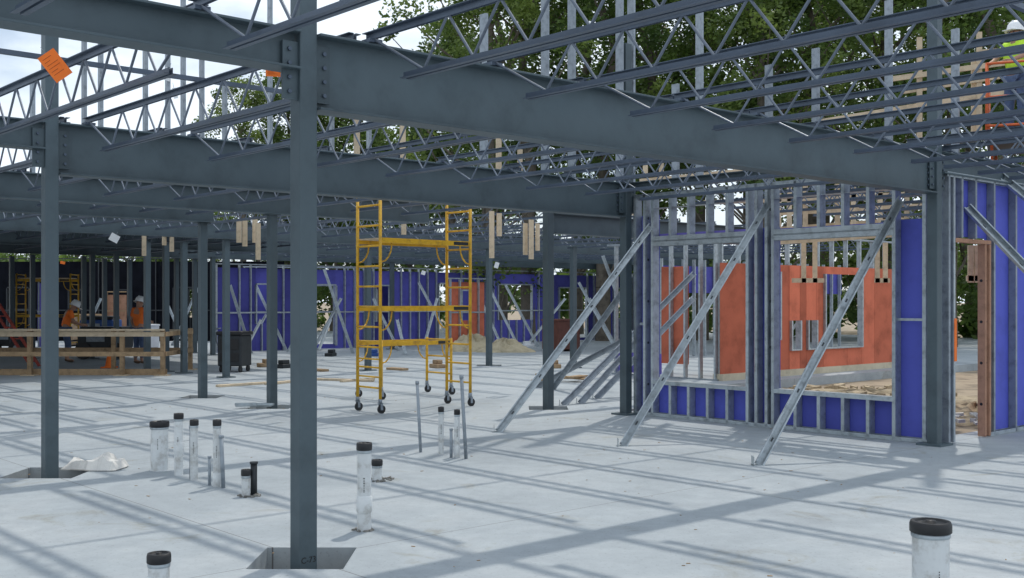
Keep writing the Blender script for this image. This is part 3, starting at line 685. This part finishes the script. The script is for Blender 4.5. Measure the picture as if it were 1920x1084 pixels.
def person(lab,loc,rz,pose,shirt,vest=None,trouser='jeans'):
    t=thing('person',lab,'person',loc,rz)
    J={'pel':(0,0,.95),'wai':(0,.0,1.1),'che':(0,.0,1.32),'nek':(0,0,1.49),'hed':(0,-.02,1.60),'top':(0,-.01,1.70)}
    for s,n in ((-1,'l'),(1,'r')):
        J.update({'sh'+n:(s*.19,0,1.43),'el'+n:(s*.25,.02,1.15),'wr'+n:(s*.26,-.08,.90),'pa'+n:(s*.26,-.10,.83),
        'hi'+n:(s*.1,0,.88),'kn'+n:(s*.11,-.02,.48),'an'+n:(s*.12,.02,.09),'to'+n:(s*.13,-.15,.04)})
    J.update(pose); J={k:Vector(v) for k,v in J.items()}
    rad={'pel':(.14,.11),'wai':(.13,.1),'che':(.15,.11),'nek':.055,'hed':.092,'top':.07,'sh':.06,'el':.042,'wr':.028,'pa':(.034,.02),'hi':.085,'kn':.058,'an':.042,'to':.035}
    ids=list(J); rr=[rad.get(k,rad.get(k[:2])) for k in ids]; vs=[J[k] for k in ids]; ix={k:i for i,k in enumerate(ids)}
    E=[('pel','wai'),('wai','che'),('che','nek'),('nek','hed'),('hed','top')]
    for n in 'lr': E+= [('che','sh'+n),('sh'+n,'el'+n),('el'+n,'wr'+n),('wr'+n,'pa'+n),('pel','hi'+n),('hi'+n,'kn'+n),('kn'+n,'an'+n),('an'+n,'to'+n)]
    ed=[(ix[a],ix[b]) for a,b in E]
    for n in 'lr':
        d=(J['pa'+n]-J['wr'+n]).normalized(); sd=d.cross(Vector((1,0,0))); sd=Vector((0,1,0)) if sd.length<.1 else sd.normalized()
        inn=Vector((1 if n=='l' else -1,0,0))
        for f,(off,ln) in enumerate(((-.027,.075),(-.009,.085),(.009,.08),(.027,.06))):
            a=J['pa'+n]+sd*off+d*.02; b=a+d*ln*.5+inn*.008; c=a+d*ln*.85+inn*.03
            i=len(vs); vs+= [a,b,c]; rr+= [.009,.0085,.007]; ed+= [(ix['pa'+n],i),(i,i+1),(i+1,i+2)]
        a=J['wr'+n]+d*.025-sd*.03; b=a+d*.03-sd*.02; i=len(vs); vs+=[a,b]; rr+=[.011,.009]; ed+=[(ix['wr'+n],i),(i,i+1)]
    body=skinmesh('body',vs,ed,rr,'skin',t,0,2)
    def sub(name,keys,es,rd,m): 
        k2={k:i for i,k in enumerate(keys)}; return skinmesh(name,[J[k] for k in keys],[(k2[a],k2[b]) for a,b in es],rd,m,t,0,2)
    J['ne2']=J['che'].lerp(J['nek'],.75)
    J['sll']=J['shl'].lerp(J['ell'],.75); J['slr']=J['shr'].lerp(J['elr'],.75)
    sub('shirt',['pel','wai','che','ne2','shl','sll','shr','slr'],[('pel','wai'),('wai','che'),('che','ne2'),('che','shl'),('shl','sll'),('che','shr'),('shr','slr')],[(.155,.125),(.15,.12),(.172,.13),.075,.078,.066,.078,.066],shirt)
    if vest:
        J['p2']=J['pel'].lerp(J['wai'],.5); sub('vest',['p2','wai','che','ne2','shl','shr'],[('p2','wai'),('wai','che'),('che','ne2'),('che','shl'),('che','shr')],[(.17,.14),(.165,.135),(.185,.145),.07,.082,.082],vest)
    J['al']=J['knl'].lerp(J['anl'],.85); J['ar']=J['knr'].lerp(J['anr'],.85)
    sub('trousers',['pel','hil','knl','al','hir','knr','ar'],[('pel','hil'),('hil','knl'),('knl','al'),('pel','hir'),('hir','knr'),('knr','ar')],[(.15,.12),.1,.075,.062,.1,.075,.062],trouser)
    for n in 'lr': skinmesh('boot',[J['an'+n],J['an'+n]-Vector((0,0,.03)),J['to'+n]],[(0,1),(1,2)],[.052,.05,.042],'boot',t,0,2)
    up=(J['top']-J['hed']).normalized(); q=Vector((0,0,1)).rotation_difference(up)
    hm=MB().lathe([(.125,-.01),(.13,.03),(.122,.085),(.095,.13),(.05,.155),(0,.162)],20).lathe([(.125,-.01),(.158,-.018),(.158,-.012),(.125,.002)],20).bar((0,-.10,-.01),(0,-.20,-.025),.18,.01).bar((0,-.09,.125),(0,.09,.125),.025,.05).build('helmet','white',t)
    hm.rotation_mode='QUATERNION'; hm.rotation_quaternion=q; hm.location=J['hed']+up*.035
    for s in (-1,1): e=MB().lathe([(0,-.008),(.01,0),(0,.008)],8,(s*.033,-.088,.0)).build('eye','black',t); e.location=J['hed']
    nz=MB().bar((0,-.088,.01),(0,-.112,-.028),.022,.02).build('nose','skin',t); nz.location=J['hed']
    mo=MB().box(-.024,.024,-.09,-.084,-.058,-.05).build('mouth','redsteel',t); mo.location=J['hed']
    for s in (-1,1): er=MB().box(s*.095-.005,s*.095+.005,-.01,.02,-.03,.03).build('ear','skin',t,.003); er.location=J['hed']
    return t
person('person in white hard hat and orange shirt standing behind the guardrail',Vector((-9.8,29,0)),R(150),{'ell':(-.24,-.1,1.18),'wrl':(-.16,-.28,1.1),'pal':(-.13,-.34,1.1),'top':(0,-.05,1.69)},'orange')
bend={'pel':(0,.06,.93),'wai':(0,.04,1.07),'che':(0,-.03,1.28),'nek':(0,-.10,1.42),'hed':(0,-.18,1.5),'top':(0,-.22,1.59),
'shl':(-.19,-.05,1.36),'shr':(.19,-.05,1.36),'ell':(-.24,-.12,1.10),'elr':(.24,-.12,1.10),'wrl':(-.2,-.34,1.02),'wrr':(.2,-.34,1.02),'pal':(-.19,-.41,1.01),'par':(.19,-.41,1.01),'hil':(-.1,.05,.87),'hir':(.1,.05,.87)}
person('person in orange shirt and jeans leaning forward at far left',Vector((-12.0,29.8,0)),R(120),bend,'orange')
RAY=math.atan2(17.2,7.81)
t=thing('scissor_lift','orange scissor lift raised beside the trees at the upper right','lift',(7.84,17.2,-.18),RAY)
PZ=4.15
MB().box(-.9,.9,-.33,.33,.25,.75).build('chassis','orangep',t,.03)
for x in (-.65,.65):
    for y in (-.33,.33): MB().tube((x,y-.06,.28),(x,y+.06,.28),.28,20).build('wheel','black',t)
pz=PZ+.18; n=4; st=(pz-.9)/n
for k in range(n):
    for y in (-.28,.28):
        MB().bar((-.75,y,.8+k*st),(.75,y,.8+(k+1)*st),.04,.09).build('scissor_arm','orangep',t); MB().bar((.75,y+.045,.8+k*st),(-.75,y+.045,.8+(k+1)*st),.04,.09).build('scissor_arm','orangep',t)
MB().box(-.95,.95,-.40,.40,pz-.1,pz).build('platform','gdark',t)
m=MB()
for z in (.12,.55,1.05):
    for y in (-.39,.39): m.tube((-.93,y,pz+z),(.93,y,pz+z),.02,8)
    for x in (-.93,.93): m.tube((x,-.39,pz+z),(x,.39,pz+z),.02,8)
for x in (-.93,-.3,.3,.93):
    for y in (-.39,.39): m.tube((x,y,pz),(x,y,pz+1.05),.02,8)
m.build('guard_rail','orangep',t)
person('person in lime vest and pale hard hat on the raised lift at upper right',Vector((7.72,16.9,PZ)),R(-60),{'ell':(-.25,-.18,1.2),'wrl':(-.2,-.38,1.12),'pal':(-.18,-.45,1.1),'elr':(.25,-.18,1.2),'wrr':(.2,-.38,1.12),'par':(.18,-.45,1.1)},'lime','lime')
# ---------- trees
def leafcloud(mb,c,r,n,rr,ls=(.10,.2)):
    for k in range(n):
        u=Vector((rr.gauss(0,1),rr.gauss(0,1),rr.gauss(0,1))); u.normalize(); u*=rr.random()**.45
        p=c+Vector((u.x*r,u.y*r,u.z*r*.75)); s=rr.uniform(*ls)
        a=Vector((rr.gauss(0,1),rr.gauss(0,1),rr.gauss(0,.6))).normalized(); b=a.cross(Vector((rr.gauss(0,1),rr.gauss(0,1),rr.gauss(0,1)))).normalized()
        i=len(mb.v); mb.v+= [p-a*s,p+b*s*.55,p+a*s,p-b*s*.55]; mb.f.append((i,i+1,i+2,i+3)); mb.sm.append(False)
def tree_proto(seed,h,crown0,rad,ncl,nl):
    rr=random.Random(seed); tr=MB(); p=Vector((0,0,-.2)); pts=[p]
    for k in range(1,9): pts.append(Vector((rr.uniform(-.25,.25)*k*.35,rr.uniform(-.25,.25)*k*.35,h*.92*k/8)))
    for k in range(8):
        r0=.30*(1-k/8.6)*h/20+.03; r1=.30*(1-(k+1)/8.6)*h/20+.03; tr.tube(pts[k],pts[k+1],r0,9,r1,False)
    cr=MB()
    for k in range(ncl):
        f=rr.random()**.8; z=crown0+(h-crown0)*f; prof=math.sin(math.pi*min(1,.12+f*.86))**.6
        an=rr.uniform(0,6.28); ro=rad*prof*rr.uniform(.25,1.0)
        c=Vector((ro*math.cos(an),ro*math.sin(an),z)); leafcloud(cr,c,rr.uniform(.5,1.2),nl,rr,(.06,.135))
        if k%3==0:
            kk=min(7,int(max(0,z-ro*.7)/(h*.92)*8)); b=pts[kk]; mid=b.lerp(c,.5)+Vector((0,0,-.15)); tr.tube(b,mid,.07,6,.045,False); tr.tube(mid,c,.045,6,.015,False)
    t=thing('leafy_tree','x','tree',(0,0,-100),0)
    tr.build('trunk','bark',t); cr.build('crown','leaf' if seed%2 else 'leaf2',t); return t
protos=[tree_proto(1,20,3.5,4.2,105,180),tree_proto(2,18,2.5,4.6,105,180),tree_proto(3,21,6,3.6,85,180),tree_proto(5,12,1.5,4.0,90,150)]
tl=[]
for px in (905,1010,1120,1225,1330,1440,1540,1650,1760,1870,1990): tl.append((px+random.uniform(-20,20),random.uniform(40,47),random.choice([0,1,2]),random.uniform(.98,1.15)))
for px in (960,1100,1250,1390,1530,1680,1830): tl.append((px+random.uniform(-25,25),random.uniform(52,60),random.choice([0,1,2]),random.uniform(1.1,1.3)))
tl+= [(455,58,1,.74),(535,60,0,.72),(625,62,3,1.15),(705,63,3,1.25),(790,60,3,1.2),(850,56,0,.75),(370,66,3,.8),(250,70,3,.75),(140,68,3,.72),(20,70,3,.75)]
tl.sort()
used=set()
for i,(px,D,k,s) in enumerate(tl):
    X=(px-960)/F*D; lab='leafy tree behind the site, %s from the left'%ORD[i]
    if k not in used: r=protos[k]; used.add(k); r.location=(X,D,-.2); r['label']=lab; r['group']='trees behind the site'; r.scale=(s,s,s)
    else: dup(protos[k],(X,D,-.2),random.uniform(0,6.28),lab,'trees behind the site',(s,s,s))
rr=random.Random(11); ug=MB()
for k in range(260):
    x=rr.uniform(-45,50); leafcloud(ug,Vector((x,64+rr.uniform(-2,4),rr.uniform(0,4.2))),rr.uniform(.9,1.6),70,rr,(.18,.34))
for k in range(110):
    x=rr.uniform(6,34); leafcloud(ug,Vector((x,49+rr.uniform(-1.5,2),rr.uniform(0,3.2))),rr.uniform(.8,1.4),90,rr,(.12,.24))
o=ug.build('undergrowth','leaf'); tag(o,'dense dark undergrowth along the edge of the wood','undergrowth',kind='stuff')
for i,pr in enumerate(protos):
    if i not in used:
        for c in list(pr.children): bpy.data.objects.remove(c)
        bpy.data.objects.remove(pr)
# ---------- world, sun, camera
dirn=Vector((.65,1.66,3.1)).normalized(); el=math.asin(dirn.z); az=math.atan2(dirn.x,dirn.y)
w=bpy.data.worlds.new('World'); SC.world=w; w.use_nodes=True; N=w.node_tree.nodes; L=w.node_tree.links
bg=N['Background']; sk=N.new('ShaderNodeTexSky'); sk.sky_type='NISHITA'; sk.sun_disc=False; sk.sun_elevation=el; sk.sun_rotation=az
sc=N.new('ShaderNodeVectorMath'); sc.operation='SCALE'; sc.inputs['Scale'].default_value=.11; L.new(sk.outputs[0],sc.inputs[0])
tc=N.new('ShaderNodeTexCoord'); mp=N.new('ShaderNodeMapping'); mp.inputs['Scale'].default_value=(1,1,2.4); L.new(tc.outputs['Generated'],mp.inputs[0])
nz=N.new('ShaderNodeTexNoise'); nz.inputs['Scale'].default_value=2.6; nz.inputs['Detail'].default_value=8; nz.inputs['Roughness'].default_value=.55; L.new(mp.outputs[0],nz.inputs['Vector'])
rp=N.new('ShaderNodeValToRGB'); rp.color_ramp.elements[0].position=.34; rp.color_ramp.elements[1].position=.52; L.new(nz.outputs['Fac'],rp.inputs['Fac'])
mx=N.new('ShaderNodeMix'); mx.data_type='RGBA'; L.new(rp.outputs[0],mx.inputs[0]); L.new(sc.outputs[0],mx.inputs[6]); mx.inputs[7].default_value=(1.02,1.13,1.25,1)
L.new(mx.outputs[2],bg.inputs['Color']); bg.inputs['Strength'].default_value=1.0
ld=bpy.data.lights.new('Sun','SUN'); ld.energy=2.0; ld.angle=R(1.2); ld.color=(1,.95,.87)
lo=bpy.data.objects.new('Sun',ld); COL.objects.link(lo); lo.rotation_euler=(-dirn).to_track_quat('-Z','Y').to_euler(); lo.location=(0,0,30)
cd=bpy.data.cameras.new('Camera'); cd.lens=F/1920*36; cd.sensor_width=36; cd.shift_y=(HY-542)/1920; cd.clip_end=3000
co=bpy.data.objects.new('Camera',cd); COL.objects.link(co); co.location=(0,0,H); co.rotation_euler=(R(90),0,0); SC.camera=co
SC.view_settings.view_transform='Standard'; SC.view_settings.look='None'; SC.view_settings.exposure=0
